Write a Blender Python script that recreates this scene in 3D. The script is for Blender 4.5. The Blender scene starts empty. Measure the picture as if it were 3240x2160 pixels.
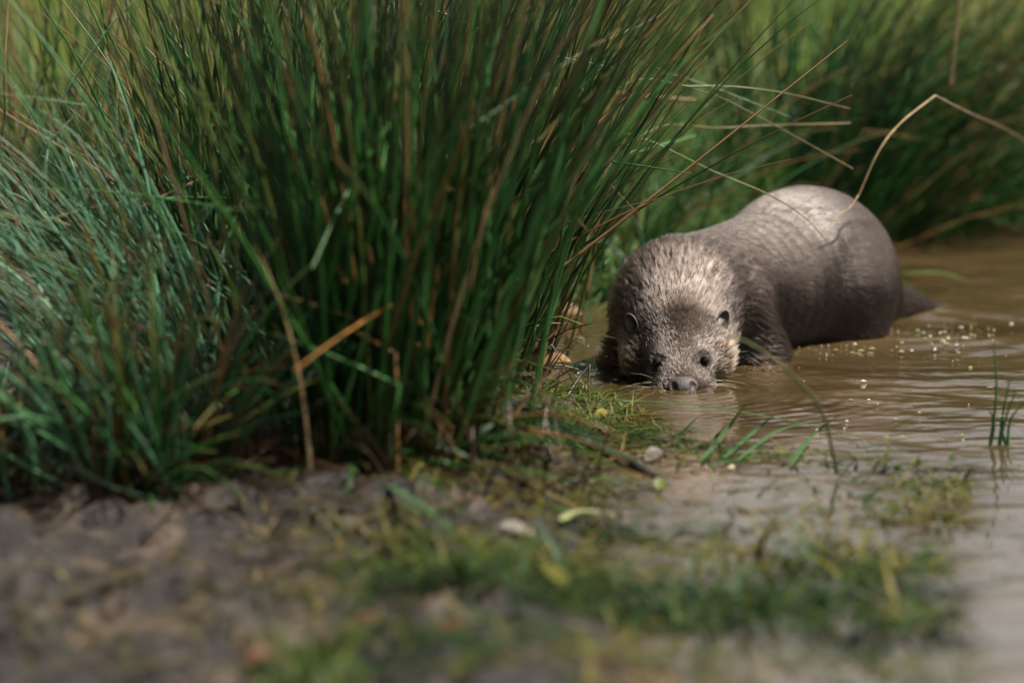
import bpy, math
import numpy as np
from mathutils import Vector, kdtree

RNG = np.random.default_rng(11)
scene = bpy.context.scene
COL = scene.collection

# ------------------------------------------------------------------ camera
PITCH = math.radians(8.45)
CAM = np.array([0.0, -6.2, 0.98])
FPX = 17100.0                                   # focal length in photograph pixels
cam_d = bpy.data.cameras.new('camera')
cam_d.sensor_width = 36.0
cam_d.lens = FPX / 3240 * 36.0
cam_d.clip_start = 0.1
cam_d.clip_end = 2000
cam_d.dof.use_dof = True
cam_d.dof.focus_distance = 6.27
cam_d.dof.aperture_fstop = 3.0
cam_d.dof.aperture_blades = 9
cam = bpy.data.objects.new('camera', cam_d)
COL.objects.link(cam)
cam.location = CAM
cam.rotation_euler = (math.radians(90) - PITCH, 0, 0)
scene.camera = cam

# ------------------------------------------------------------------ sky, sun, exposure
SUN_EL, SUN_AZ = math.radians(64), math.radians(88)     # azimuth clockwise from +Y
world = bpy.data.worlds.new('World')
scene.world = world
world.use_nodes = True
wn = world.node_tree
for n in list(wn.nodes):
    wn.nodes.remove(n)
sky = wn.nodes.new('ShaderNodeTexSky')
sky.sky_type = 'NISHITA'
sky.sun_disc = False
sky.sun_elevation = SUN_EL
sky.sun_rotation = SUN_AZ
sky.air_density = 1.0
sky.dust_density = 0.3
sky.ozone_density = 1.0
hsv = wn.nodes.new('ShaderNodeHueSaturation')           # thin bright cloud: the blue is washed out
hsv.inputs['Saturation'].default_value = 0.12
bg = wn.nodes.new('ShaderNodeBackground')
bg.inputs['Strength'].default_value = 0.052
wo = wn.nodes.new('ShaderNodeOutputWorld')
wn.links.new(sky.outputs[0], hsv.inputs['Color'])
wn.links.new(hsv.outputs[0], bg.inputs['Color'])
wn.links.new(bg.outputs[0], wo.inputs['Surface'])

sun_d = bpy.data.lights.new('sun', 'SUN')
sun_d.energy = 4.8
sun_d.angle = math.radians(3)
sun_d.color = (1.0, 0.95, 0.88)
sun = bpy.data.objects.new('sun', sun_d)
COL.objects.link(sun)
sun_dir = Vector((math.sin(SUN_AZ) * math.cos(SUN_EL), math.cos(SUN_AZ) * math.cos(SUN_EL), math.sin(SUN_EL)))
sun.rotation_euler = sun_dir.to_track_quat('Z', 'Y').to_euler()
sun.location = (3, 2, 5)

scene.view_settings.view_transform = 'Standard'
scene.view_settings.look = 'None'
scene.view_settings.gamma = 1.0
scene.view_settings.use_curve_mapping = False
scene.view_settings.exposure = 1.55
scene.render.engine = 'CYCLES'
scene.cycles.use_denoising = True
scene.cycles.max_bounces = 6
scene.cycles.diffuse_bounces = 2
scene.cycles.transparent_max_bounces = 8

# ------------------------------------------------------------------ helpers
FWD = np.array([0, math.cos(PITCH), -math.sin(PITCH)])
UPV = np.array([0, math.sin(PITCH), math.cos(PITCH)])


def ray(px, py):
    return FWD + np.array([1.0, 0, 0]) * ((px - 1620) / FPX) - UPV * ((py - 1080) / FPX)


def gp(px, py, z=0.0):
    d = ray(px, py)
    return CAM + d * ((z - CAM[2]) / d[2])


def at(px, py, Y):
    d = ray(px, py)
    return CAM + d * ((Y - CAM[1]) / d[1])


def vnoise(x, y, seed=0):
    xi = np.floor(x).astype(np.int64); yi = np.floor(y).astype(np.int64)
    fx = x - xi; fy = y - yi
    fx = fx * fx * (3 - 2 * fx); fy = fy * fy * (3 - 2 * fy)

    def h(a, b):
        n = (a * 374761393 + b * 668265263 + seed * 982451653) & 0x7fffffff
        n = ((n ^ (n >> 13)) * 1274126177) & 0x7fffffff
        return ((n ^ (n >> 16)) & 0xffff) / 65535.0
    return (h(xi, yi) * (1 - fx) + h(xi + 1, yi) * fx) * (1 - fy) + (h(xi, yi + 1) * (1 - fx) + h(xi + 1, yi + 1) * fx) * fy


def fbm(x, y, seed=0, octv=4):
    s = 0; a = 0.5
    for o in range(octv):
        s = s + a * (vnoise(x, y, seed + o * 7) - 0.5)
        x = x * 2.03; y = y * 2.03; a *= 0.5
    return s


def mesh_np(name, v, faces, cols=None, mat=None, parent=None, smooth=True, k=4):
    me = bpy.data.meshes.new(name)
    v = np.asarray(v, np.float32); faces = np.asarray(faces, np.int32)
    me.vertices.add(len(v)); me.vertices.foreach_set('co', v.ravel())
    me.loops.add(faces.size); me.loops.foreach_set('vertex_index', faces.ravel())
    nf = len(faces)
    me.polygons.add(nf)
    me.polygons.foreach_set('loop_start', np.arange(0, nf * k, k, dtype=np.int32))
    me.polygons.foreach_set('loop_total', np.full(nf, k, np.int32))
    me.polygons.foreach_set('use_smooth', np.full(nf, smooth, bool))
    if cols is not None:
        at_ = me.attributes.new('Col', 'FLOAT_COLOR', 'POINT')
        c4 = np.ones((len(v), 4), np.float32); c4[:, :3] = cols
        at_.data.foreach_set('color', c4.ravel())
    me.update(calc_edges=True)
    if mat:
        me.materials.append(mat)
    o = bpy.data.objects.new(name, me)
    COL.objects.link(o)
    if parent is not None:
        o.parent = parent
        o.matrix_parent_inverse = parent.matrix_basis.inverted()
    return o


def tag(o, label=None, cat=None, group=None, kind=None):
    if label: o['label'] = label
    if cat: o['category'] = cat
    if group: o['group'] = group
    if kind: o['kind'] = kind
    return o


def empty(name, loc, label, cat, group=None):
    o = bpy.data.objects.new(name, None)
    o.empty_display_size = 0.05
    o.location = [float(c) for c in loc]
    COL.objects.link(o)
    return tag(o, label, cat, group)


def tubes(P, R, C, sides=4):
    """P (S,n,3), R (S,n), C (S,n,3) -> verts, quads, cols of S tapered stems"""
    S, n, _ = P.shape
    T = np.gradient(P, axis=1)
    T /= np.linalg.norm(T, axis=2, keepdims=True) + 1e-9
    ref = np.zeros_like(T); ref[..., 1] = 1.0
    par = np.abs(T[..., 1]) > 0.9
    ref[par] = (1, 0, 0)
    U = np.cross(T, ref); U /= np.linalg.norm(U, axis=2, keepdims=True) + 1e-9
    V = np.cross(T, U)
    ang = np.arange(sides) * 2 * math.pi / sides
    ring = (U[:, :, None] * np.cos(ang)[:, None] + V[:, :, None] * np.sin(ang)[:, None]) * R[:, :, None, None]
    v = (P[:, :, None] + ring).reshape(-1, 3)
    i = np.arange(n - 1)[:, None] * sides; j = np.arange(sides)[None]
    f = np.stack([i + j, i + (j + 1) % sides, i + sides + (j + 1) % sides, i + sides + j], -1).reshape(-1, 4)
    f = (f[None] + (np.arange(S) * n * sides)[:, None, None]).reshape(-1, 4)
    c = np.repeat(C[:, :, None], sides, 2).reshape(-1, 3)
    return v, f, c


def ribbons(P, Wd, C, side):
    """flat grass blades with a folded mid-rib: P (S,n,3), Wd (S,n), side (S,3)"""
    S, n, _ = P.shape
    T = np.gradient(P, axis=1)
    sd = np.broadcast_to(side[:, None], P.shape)
    nrm = np.cross(T, sd); nrm /= np.linalg.norm(nrm, axis=2, keepdims=True) + 1e-9
    a = P - sd * Wd[..., None] + nrm * Wd[..., None] * 0.35
    b = P
    c = P + sd * Wd[..., None] + nrm * Wd[..., None] * 0.35
    v = np.stack([a, b, c], 2).reshape(-1, 3)
    i = np.arange(n - 1)[:, None] * 3; j = np.arange(2)[None]
    f = np.stack([i + j, i + j + 1, i + 3 + j + 1, i + 3 + j], -1).reshape(-1, 4)
    f = (f[None] + (np.arange(S) * n * 3)[:, None, None]).reshape(-1, 4)
    cc = np.repeat(C[:, :, None], 3, 2).reshape(-1, 3)
    return v, f, cc


def spline(pts, n):
    pts = np.asarray(pts, float)
    m = len(pts)
    ext = np.vstack([2 * pts[0] - pts[1], pts, 2 * pts[-1] - pts[-2]])
    t = np.linspace(0, m - 1 - 1e-6, n)
    i = t.astype(int); f = (t - i)[:, None]
    p0, p1, p2, p3 = ext[i], ext[i + 1], ext[i + 2], ext[i + 3]
    return 0.5 * (2 * p1 + (p2 - p0) * f + (2 * p0 - 5 * p1 + 4 * p2 - p3) * f ** 2 + (3 * p1 - p0 - 3 * p2 + p3) * f ** 3)


# ------------------------------------------------------------------ materials
def new_mat(name):
    m = bpy.data.materials.new(name)
    m.use_nodes = True
    nt = m.node_tree
    return m, nt, nt.nodes['Principled BSDF']


def N(nt, kind, **inp):
    n = nt.nodes.new(kind)
    for k, v in inp.items():
        n.inputs[k].default_value = v
    return n


def plant_material(name, rough, spec, transl):
    m, nt, p = new_mat(name)
    a = nt.nodes.new('ShaderNodeAttribute'); a.attribute_name = 'Col'
    tc = nt.nodes.new('ShaderNodeTexCoord')
    no = N(nt, 'ShaderNodeTexNoise', Scale=60.0, Detail=2.0)
    nt.links.new(tc.outputs['Object'], no.inputs['Vector'])
    mr = N(nt, 'ShaderNodeMapRange')
    mr.inputs['From Min'].default_value = 0.3; mr.inputs['From Max'].default_value = 0.7
    mr.inputs['To Min'].default_value = 0.52; mr.inputs['To Max'].default_value = 0.72
    nt.links.new(no.outputs['Fac'], mr.inputs['Value'])
    mul = nt.nodes.new('ShaderNodeVectorMath'); mul.operation = 'MULTIPLY'
    nt.links.new(a.outputs['Color'], mul.inputs[0]); nt.links.new(mr.outputs[0], mul.inputs[1])
    nt.links.new(mul.outputs[0], p.inputs['Base Color'])
    p.inputs['Roughness'].default_value = rough
    p.inputs['Specular IOR Level'].default_value = spec
    if transl:
        tr = nt.nodes.new('ShaderNodeBsdfTranslucent')
        nt.links.new(mul.outputs[0], tr.inputs['Color'])
        mx = nt.nodes.new('ShaderNodeMixShader'); mx.inputs[0].default_value = transl
        nt.links.new(p.outputs[0], mx.inputs[1]); nt.links.new(tr.outputs[0], mx.inputs[2])
        nt.links.new(mx.outputs[0], nt.nodes['Material Output'].inputs['Surface'])
    return m


M_RUSH = plant_material('rush', 0.38, 0.28, 0.0)
M_GRASS = plant_material('grass', 0.55, 0.2, 0.4)
M_WETGRASS = plant_material('wet_grass', 0.5, 0.15, 0.25)


def mud_material():
    m, nt, p = new_mat('mud')
    tc = nt.nodes.new('ShaderNodeTexCoord')
    n1 = N(nt, 'ShaderNodeTexNoise', Scale=16.0, Detail=5.0, Roughness=0.55)
    n2 = N(nt, 'ShaderNodeTexNoise', Scale=55.0, Detail=5.0, Roughness=0.65)
    for n in (n1, n2):
        nt.links.new(tc.outputs['Object'], n.inputs['Vector'])
    cr = nt.nodes.new('ShaderNodeValToRGB')
    cr.color_ramp.elements[0].position = 0.40; cr.color_ramp.elements[0].color = (0.0060, 0.0036, 0.0024, 1)
    cr.color_ramp.elements[1].position = 0.62; cr.color_ramp.elements[1].color = (0.0560, 0.0380, 0.0255, 1)
    e = cr.color_ramp.elements.new(0.52); e.color = (0.0105, 0.0066, 0.0042, 1)
    add = nt.nodes.new('ShaderNodeMath'); add.operation = 'MULTIPLY_ADD'
    add.inputs[1].default_value = 0.25
    nt.links.new(n2.outputs['Fac'], add.inputs[0])
    sc = nt.nodes.new('ShaderNodeMath'); sc.operation = 'MULTIPLY'; sc.inputs[1].default_value = 0.75
    nt.links.new(n1.outputs['Fac'], sc.inputs[0]); nt.links.new(sc.outputs[0], add.inputs[2])
    nt.links.new(add.outputs[0], cr.inputs[0])
    # the meadow beyond the bank is grass-coloured soil
    pos = nt.nodes.new('ShaderNodeSeparateXYZ'); nt.links.new(tc.outputs['Object'], pos.inputs[0])
    mr = N(nt, 'ShaderNodeMapRange'); mr.inputs['From Min'].default_value = 1.6; mr.inputs['From Max'].default_value = 3.0
    nt.links.new(pos.outputs['Y'], mr.inputs['Value'])
    mx = nt.nodes.new('ShaderNodeMix'); mx.data_type = 'RGBA'
    nt.links.new(mr.outputs[0], mx.inputs['Factor']); nt.links.new(cr.outputs[0], mx.inputs['A'])
    mx.inputs['B'].default_value = (0.0300, 0.0420, 0.0150, 1)
    nt.links.new(mx.outputs['Result'], p.inputs['Base Color'])
    p.inputs['Roughness'].default_value = 0.34
    p.inputs['Specular IOR Level'].default_value = 0.25
    b = N(nt, 'ShaderNodeBump', Strength=1.0, Distance=0.012)
    nt.links.new(n2.outputs['Fac'], b.inputs['Height']); nt.links.new(b.outputs[0], p.inputs['Normal'])
    return m


def water_material():
    m, nt, p = new_mat('muddy_water')
    tc = nt.nodes.new('ShaderNodeTexCoord')
    mp = nt.nodes.new('ShaderNodeMapping'); mp.inputs['Scale'].default_value = (3.0, 6.0, 1.0)
    nt.links.new(tc.outputs['Object'], mp.inputs[0])
    n1 = N(nt, 'ShaderNodeTexNoise', Scale=1.2, Detail=4.0, Distortion=0.8)
    nt.links.new(mp.outputs[0], n1.inputs['Vector'])
    cr = nt.nodes.new('ShaderNodeValToRGB')
    cr.color_ramp.elements[0].position = 0.32; cr.color_ramp.elements[0].color = (0.0235, 0.0152, 0.0058, 1)
    cr.color_ramp.elements[1].position = 0.68; cr.color_ramp.elements[1].color = (0.0500, 0.0335, 0.0155, 1)
    nt.links.new(n1.outputs['Fac'], cr.inputs[0])
    nt.links.new(cr.outputs[0], p.inputs['Base Color'])
    p.inputs['Roughness'].default_value = 0.045
    p.inputs['IOR'].default_value = 1.33
    n2 = N(nt, 'ShaderNodeTexNoise', Scale=38.0, Detail=2.0, Distortion=0.5)
    nt.links.new(tc.outputs['Object'], n2.inputs['Vector'])
    b = N(nt, 'ShaderNodeBump', Strength=0.10, Distance=0.004)
    nt.links.new(n2.outputs['Fac'], b.inputs['Height']); nt.links.new(b.outputs[0], p.inputs['Normal'])
    return m


def simple_mat(name, col, rough, spec=0.5, noise=0.0, nscale=80):
    m, nt, p = new_mat(name)
    if noise:
        tc = nt.nodes.new('ShaderNodeTexCoord')
        no = N(nt, 'ShaderNodeTexNoise', Scale=float(nscale), Detail=4.0)
        nt.links.new(tc.outputs['Object'], no.inputs['Vector'])
        cr = nt.nodes.new('ShaderNodeValToRGB')
        cr.color_ramp.elements[0].position = 0.3; cr.color_ramp.elements[1].position = 0.7
        cr.color_ramp.elements[0].color = tuple(c * (1 - noise) for c in col) + (1,)
        cr.color_ramp.elements[1].color = tuple(min(1, c * (1 + noise)) for c in col) + (1,)
        nt.links.new(no.outputs['Fac'], cr.inputs[0]); nt.links.new(cr.outputs[0], p.inputs['Base Color'])
        b = N(nt, 'ShaderNodeBump', Strength=0.5, Distance=0.002)
        nt.links.new(no.outputs['Fac'], b.inputs['Height']); nt.links.new(b.outputs[0], p.inputs['Normal'])
    else:
        p.inputs['Base Color'].default_value = (*col, 1)
    p.inputs['Roughness'].default_value = rough
    p.inputs['Specular IOR Level'].default_value = spec
    return m


M_MUD = mud_material()
M_WATER = water_material()
M_STICK = simple_mat('wet_bark', (0.022, 0.015, 0.011), 0.5, 0.5, 0.5)
M_EYE = simple_mat('eye', (0.004, 0.003, 0.002), 0.04, 0.6)
M_NOSE = simple_mat('nose_skin', (0.046, 0.036, 0.034), 0.45, 0.18, 0.3, 500)
M_EAR = simple_mat('ear_skin', (0.05, 0.036, 0.026), 0.5, 0.4, 0.4, 300)

# ------------------------------------------------------------------ otter shape (needed first: the water wets against it)
N0 = at(2162, 1228, 0.0)                       # nose tip
A_ = np.array([-0.05, 0.788, 0.611]); A_ /= np.linalg.norm(A_)       # nose -> back of the skull
L_ = np.cross(A_, [0, -0.611, 0.788]); L_ /= np.linalg.norm(L_)
Nn = np.cross(L_, A_)


def hp(l, a, n):
    return N0 + L_ * l + A_ * a + Nn * n


SPINE = np.array([
    [*(hp(0, 0.105, -0.032)), 0.052],
    [0.196, 0.125, 0.058, 0.066],
    [0.197, 0.175, 0.077, 0.075],
    [0.213, 0.240, 0.074, 0.077],
    [0.258, 0.325, 0.068, 0.083],
    [0.318, 0.412, 0.066, 0.094],
    [0.374, 0.490, 0.064, 0.103],
    [0.412, 0.555, 0.046, 0.078],
    [0.456, 0.608, 0.012, 0.046],
    [0.503, 0.652, -0.004, 0.033],
    [0.550, 0.700, -0.022, 0.026],
    [0.660, 0.800, -0.035, 0.016]])
SP = spline(SPINE, 56)
HEAD = [((0, .090, -.024), (.055, .056, .036)), ((0, .056, -.018), (.042, .045, .028)),
        ((0, .026, -.015), (.031, .030, .021)), ((.021, .016, -.020), (.023, .019, .018)), ((-.021, .016, -.020), (.023, .019, .018)),
        ((.034, .078, -.030), (.028, .036, .026)), ((-.034, .078, -.030), (.028, .036, .026)), ((0, .045, -.036), (.030, .040, .02)),
        ((.026, .052, -.002), (.013, .015, .009)), ((-.026, .052, -.002), (.013, .015, .009))]
CONES = [((.248, .240, .052, .062), (.280, .245, -.005, .048)), ((.280, .245, -.005, .048), (.290, .200, -.05, .030)),
         ((.172, .200, .055, .042), (.135, .185, .000, .020)), ((.135, .185, .000, .020), (.120, .160, -.012, .016)),
         ((.405, .455, .045, .070), (.415, .430, -.03, .045))]


def smin(a, b, k):
    h = np.clip(0.5 + 0.5 * (b - a) / k, 0, 1)
    return b + (a - b) * h - k * h * (1 - h)


def otter_sdf(X, Y, Z):
    f = np.float32
    d = np.full(X.shape, 9, f)
    for x, y, z, r in SP:
        d = np.minimum(d, np.sqrt((X - f(x)) ** 2 + (Y - f(y)) ** 2 + (Z - f(z)) ** 2) - f(r))
    for c, r in [((.372, .488, .083), .092), ((.355, .465, .08), .09)]:
        d = smin(d, np.sqrt((X - f(c[0])) ** 2 + (Y - f(c[1])) ** 2 + (Z - f(c[2])) ** 2) - f(r), f(.03))
    for p, q in CONES:
        p = np.array(p, f); q = np.array(q, f)
        v = q[:3] - p[:3]; L2 = float(v @ v)
        t = np.clip(((X - p[0]) * v[0] + (Y - p[1]) * v[1] + (Z - p[2]) * v[2]) / f(L2), 0, 1)
        e = np.sqrt((X - p[0] - t * v[0]) ** 2 + (Y - p[1] - t * v[1]) ** 2 + (Z - p[2] - t * v[2]) ** 2) - (p[3] + t * (q[3] - p[3]))
        d = smin(d, e, f(.030))
    qx, qy, qz = X - f(N0[0]), Y - f(N0[1]), Z - f(N0[2])
    l = qx * f(L_[0]) + qy * f(L_[1]) + qz * f(L_[2])
    a = qx * f(A_[0]) + qy * f(A_[1]) + qz * f(A_[2])
    n = qx * f(Nn[0]) + qy * f(Nn[1]) + qz * f(Nn[2])
    hd = None
    for c, r in HEAD:
        c = (c[0] * .93, c[1], c[2]); r = (r[0] * .93, r[1], r[2])
        k0 = np.sqrt(((l - f(c[0])) / f(r[0])) ** 2 + ((a - f(c[1])) / f(r[1])) ** 2 + ((n - f(c[2])) / f(r[2])) ** 2)
        e = (k0 - 1) * f(min(r))
        hd = e if hd is None else smin(hd, e, f(.011))
    for s in (-1, 1):                          # eye sockets
        e = np.sqrt((l - f(s * .0285)) ** 2 + (a - f(.0395)) ** 2 + (n - f(.0105)) ** 2) - f(.0078)
        hd = -smin(-hd, e, f(.004))
    d = smin(d, hd, f(.020))
    return d


def surface_nets(lo, hi, step, fn):
    ax = [np.arange(lo[i], hi[i], step, dtype=np.float32) for i in range(3)]
    X, Y, Z = np.meshgrid(*ax, indexing='ij', copy=False)
    D = fn(X, Y, Z)
    neg = D < 0
    nx, ny, nz = D.shape
    cnt = np.zeros((nx - 1, ny - 1, nz - 1), np.int8)
    for i in (0, 1):
        for j in (0, 1):
            for k in (0, 1):
                cnt += neg[i:nx - 1 + i, j:ny - 1 + j, k:nz - 1 + k]
    act = (cnt > 0) & (cnt < 8)
    cells = np.argwhere(act)
    idx = -np.ones(act.shape, np.int32); idx[act] = np.arange(len(cells))
    acc = np.zeros((len(cells), 3)); wt = np.zeros(len(cells))
    corners = [(i, j, k) for i in (0, 1) for j in (0, 1) for k in (0, 1)]
    for ca in corners:
        for axn in range(3):
            if ca[axn]:
                continue
            cb = list(ca); cb[axn] = 1
            da = D[tuple((cells + ca).T)]; db = D[tuple((cells + cb).T)]
            m = (da < 0) != (db < 0)
            t = np.where(m, da / np.where(m, da - db, 1), 0)
            p = np.tile(np.array(ca, float), (len(cells), 1)); p[:, axn] = t
            acc[m] += p[m]; wt[m] += 1
    v = (cells + acc / wt[:, None]) * step + np.array(lo)
    quads = []
    for axn in range(3):
        o = [a for a in range(3) if a != axn]
        sl = [slice(None)] * 3; sl[axn] = slice(0, -1)
        sl2 = [slice(None)] * 3; sl2[axn] = slice(1, None)
        cross = neg[tuple(sl)] != neg[tuple(sl2)]
        e = np.argwhere(cross)
        e = e[(e[:, o[0]] > 0) & (e[:, o[1]] > 0) & (e[:, o[0]] < D.shape[o[0]] - 1) & (e[:, o[1]] < D.shape[o[1]] - 1)]
        q = []
        for da, db in ((0, 0), (-1, 0), (-1, -1), (0, -1)):
            c = e.copy(); c[:, o[0]] += da; c[:, o[1]] += db
            q.append(idx[tuple(c.T)])
        q = np.stack(q, 1)
        flip = neg[tuple(e.T)] ^ (axn == 1)
        q[~flip] = q[~flip][:, ::-1]
        quads.append(q[(q >= 0).all(1)])
    return v, np.vstack(quads)


# ------------------------------------------------------------------ ground and water
def axis_grid(lo, hi, step, far, grow=1.22):
    core = list(np.arange(lo, hi + step / 2, step))
    s = step; x = core[-1]
    while x < far:
        s *= grow; x += s; core.append(x)
    s = step; x = core[0]
    while x > -far:
        s *= grow; x -= s; core.insert(0, x)
    return np.array(core)


def poly_sd(px, py, poly):
    """signed distance, positive outside the polygon"""
    d = np.full(px.shape, 1e9); ins = np.zeros(px.shape, bool)
    m = len(poly)
    for i in range(m):
        a, b = poly[i], poly[(i + 1) % m]
        ex, ey = b - a
        wx, wy = px - a[0], py - a[1]
        t = np.clip((wx * ex + wy * ey) / (ex * ex + ey * ey), 0, 1)
        d = np.minimum(d, (wx - ex * t) ** 2 + (wy - ey * t) ** 2)
        c = ((a[1] <= py) & (b[1] > py)) | ((b[1] <= py) & (a[1] > py))
        if ey != 0:
            ins ^= c & (px < a[0] + (py - a[1]) / ey * ex)
    d = np.sqrt(d)
    return np.where(ins, -d, d)


SHORE = [(1600, 1215), (1600, 1120), (1640, 1040), (1760, 1000), (1930, 930), (2200, 820), (2600, 745), (2900, 715), (3300, 695), (4600, 640),
         (6500, 900), (6500, 2600), (3300, 2500), (3040, 2160), (2980, 1900), (3010, 1650), (3010, 1500), (2800, 1440), (2500, 1425), (2150, 1420), (2020, 1350), (1900, 1275), (1760, 1235)]
SHORE_XY = np.array([gp(*p)[:2] for p in SHORE])


MARSH = np.array([gp(*p)[:2] for p in [(1850, 1330), (2300, 1410), (3000, 1440), (3060, 1700), (3020, 2300), (2000, 2300), (1750, 1900), (1700, 1600)]])


def ground_h(x, y):
    sd = poly_sd(x, y, SHORE_XY) + 0.03 * fbm(x * 9, y * 9, 3)
    marsh = np.clip(-poly_sd(x, y, MARSH) / 0.12 + 0.5, 0, 1)
    bank = np.clip(sd * 0.22, -0.14, 0.045)
    bank = bank * (1 - marsh) + np.clip(sd * 0.05, -0.05, -0.0095) * marsh
    land = np.clip((bank + 0.01) / 0.04, 0, 1)
    amp = land * (1 - 0.6 * marsh)
    left = np.clip((0.25 - x) / 0.4, 0, 1) * np.clip((-0.35 - y) / 0.3, 0, 1)   # lumpy trodden mud on the near bank
    h = bank + amp * (0.03 * fbm(x * 6, y * 6, 5) + (0.016 + 0.06 * left) * fbm(x * 16, y * 16, 9, 4) - 0.022 * left - 0.055 * left * np.clip(0.09 - np.abs(fbm(x * 14 + 5, y * 14, 19, 3)), 0, 1) * 2.5) + 0.016 * marsh * fbm(x * 13, y * 13, 15)
    h = h + np.clip((y - 2.2) / 6, 0, 1) * 0.12
    return h


gx = axis_grid(-0.85, 1.0, 0.010, 400)
gy = axis_grid(-1.95, 1.6, 0.0125, 400)
GX, GY = np.meshgrid(gx, gy, indexing='ij')
GH = ground_h(GX.ravel(), GY.ravel())
nx_, ny_ = len(gx), len(gy)
ii, jj = np.meshgrid(np.arange(nx_ - 1), np.arange(ny_ - 1), indexing='ij')
qf = np.stack([ii * ny_ + jj, (ii + 1) * ny_ + jj, (ii + 1) * ny_ + jj + 1, ii * ny_ + jj + 1], -1).reshape(-1, 4)
ground = mesh_np('ground', np.column_stack([GX.ravel(), GY.ravel(), GH]), qf, None, M_MUD)
tag(ground, 'brown trodden mud of the pond bank', kind='structure')

wx = axis_grid(-0.15, 0.95, 0.005, 2.6, 1.3)
wy = axis_grid(-1.75, 1.2, 0.005, 3.0, 1.3)
wx = wx[(wx > -0.7)]; wy = wy[(wy > -2.6) & (wy < 2.2)]
WX, WY = np.meshgrid(wx, wy, indexing='ij')
wxr, wyr = WX.ravel(), WY.ravel()
sd0 = otter_sdf(wxr.astype(np.float32), wyr.astype(np.float32), np.zeros(len(wxr), np.float32))
dn = np.hypot(wxr - N0[0], wyr - N0[1])
dr = np.hypot(wxr - 0.50, wyr - 0.50)
wh = (0.0013 * np.exp(-dn / 0.12) * np.sin(dn * 2 * math.pi / 0.024 + 2 * fbm(wxr * 14, wyr * 14, 2))
      + 0.0010 * np.exp(-dr / 0.30) * np.sin(dr * 2 * math.pi / 0.06 + 8 * fbm(wxr * 8, wyr * 8, 4))
      + 0.0075 * fbm(wxr * 11, wyr * 17, 21, 3) * np.clip(0.25 + (wxr - 0.3) * 1.4, 0.12, 0.75)
      + 0.016 * fbm(wxr * 5, wyr * 7.5, 45, 2) * np.clip((wxr - 0.30) * 3.0, 0, 1.1)
      + 0.0012 * fbm(wxr * 34, wyr * 52, 33, 2)
      + 0.0028 * np.exp(-np.clip(sd0, 0, 1) / 0.008))
wq_i, wq_j = np.meshgrid(np.arange(len(wx) - 1), np.arange(len(wy) - 1), indexing='ij')
m_ = len(wy)
wq = np.stack([wq_i * m_ + wq_j, (wq_i + 1) * m_ + wq_j, (wq_i + 1) * m_ + wq_j + 1, wq_i * m_ + wq_j + 1], -1).reshape(-1, 4)
water = mesh_np('pond_water', np.column_stack([wxr, wyr, wh]), wq, None, M_WATER)
tag(water, 'muddy brown pond water with small ripples', kind='structure')

# ------------------------------------------------------------------ otter
def fur_material():
    m = bpy.data.materials.new('otter_fur'); m.use_nodes = True
    nt = m.node_tree
    for n in list(nt.nodes):
        nt.nodes.remove(n)
    out = nt.nodes.new('ShaderNodeOutputMaterial')
    h = nt.nodes.new('ShaderNodeBsdfHairPrincipled')
    h.parametrization = 'COLOR'
    a = nt.nodes.new('ShaderNodeAttribute'); a.attribute_name = 'Col'
    nt.links.new(a.outputs['Color'], h.inputs['Color'])
    h.inputs['Roughness'].default_value = 0.25
    h.inputs['IOR'].default_value = 1.42
    h.inputs['Radial Roughness'].default_value = 0.5
    h.inputs['Random Roughness'].default_value = 0.3
    nt.links.new(h.outputs[0], out.inputs['Surface'])
    return m


def skin_material():
    m, nt, p = new_mat('otter_pelt')
    tc = nt.nodes.new('ShaderNodeTexCoord')
    no = N(nt, 'ShaderNodeTexNoise', Scale=160.0, Detail=4.0)
    nt.links.new(tc.outputs['Object'], no.inputs['Vector'])
    cr = nt.nodes.new('ShaderNodeValToRGB')
    cr.color_ramp.elements[0].position = 0.3; cr.color_ramp.elements[0].color = (0.022, 0.014, 0.009, 1)
    cr.color_ramp.elements[1].position = 0.7; cr.color_ramp.elements[1].color = (0.04, 0.026, 0.017, 1)
    nt.links.new(no.outputs['Fac'], cr.inputs[0]); nt.links.new(cr.outputs[0], p.inputs['Base Color'])
    p.inputs['Roughness'].default_value = 0.6
    p.inputs['Specular IOR Level'].default_value = 0.12
    return m


M_FUR = fur_material()
M_PELT = skin_material()
otter = empty('otter', (0.2, 0.2, -0.05), 'wet brown otter wading in muddy water with its muzzle at the surface', 'otter')
ov, oq = surface_nets((0.05, -0.05, -0.075), (0.70, 0.86, 0.215), 0.0034, otter_sdf)
body = mesh_np('body', ov, oq, None, M_PELT, otter)


def sdf_grad(p, e=0.0015):
    p = p.astype(np.float32)
    g = np.stack([otter_sdf(p[:, 0] + np.float32(e * (i == 0)), p[:, 1] + np.float32(e * (i == 1)), p[:, 2] + np.float32(e * (i == 2)))
                  - otter_sdf(p[:, 0] - np.float32(e * (i == 0)), p[:, 1] - np.float32(e * (i == 1)), p[:, 2] - np.float32(e * (i == 2))) for i in range(3)], 1)
    return g / (np.linalg.norm(g, axis=1, keepdims=True) + 1e-9)


def norml(v):
    return v / (np.linalg.norm(v, axis=-1, keepdims=True) + 1e-9)


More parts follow.
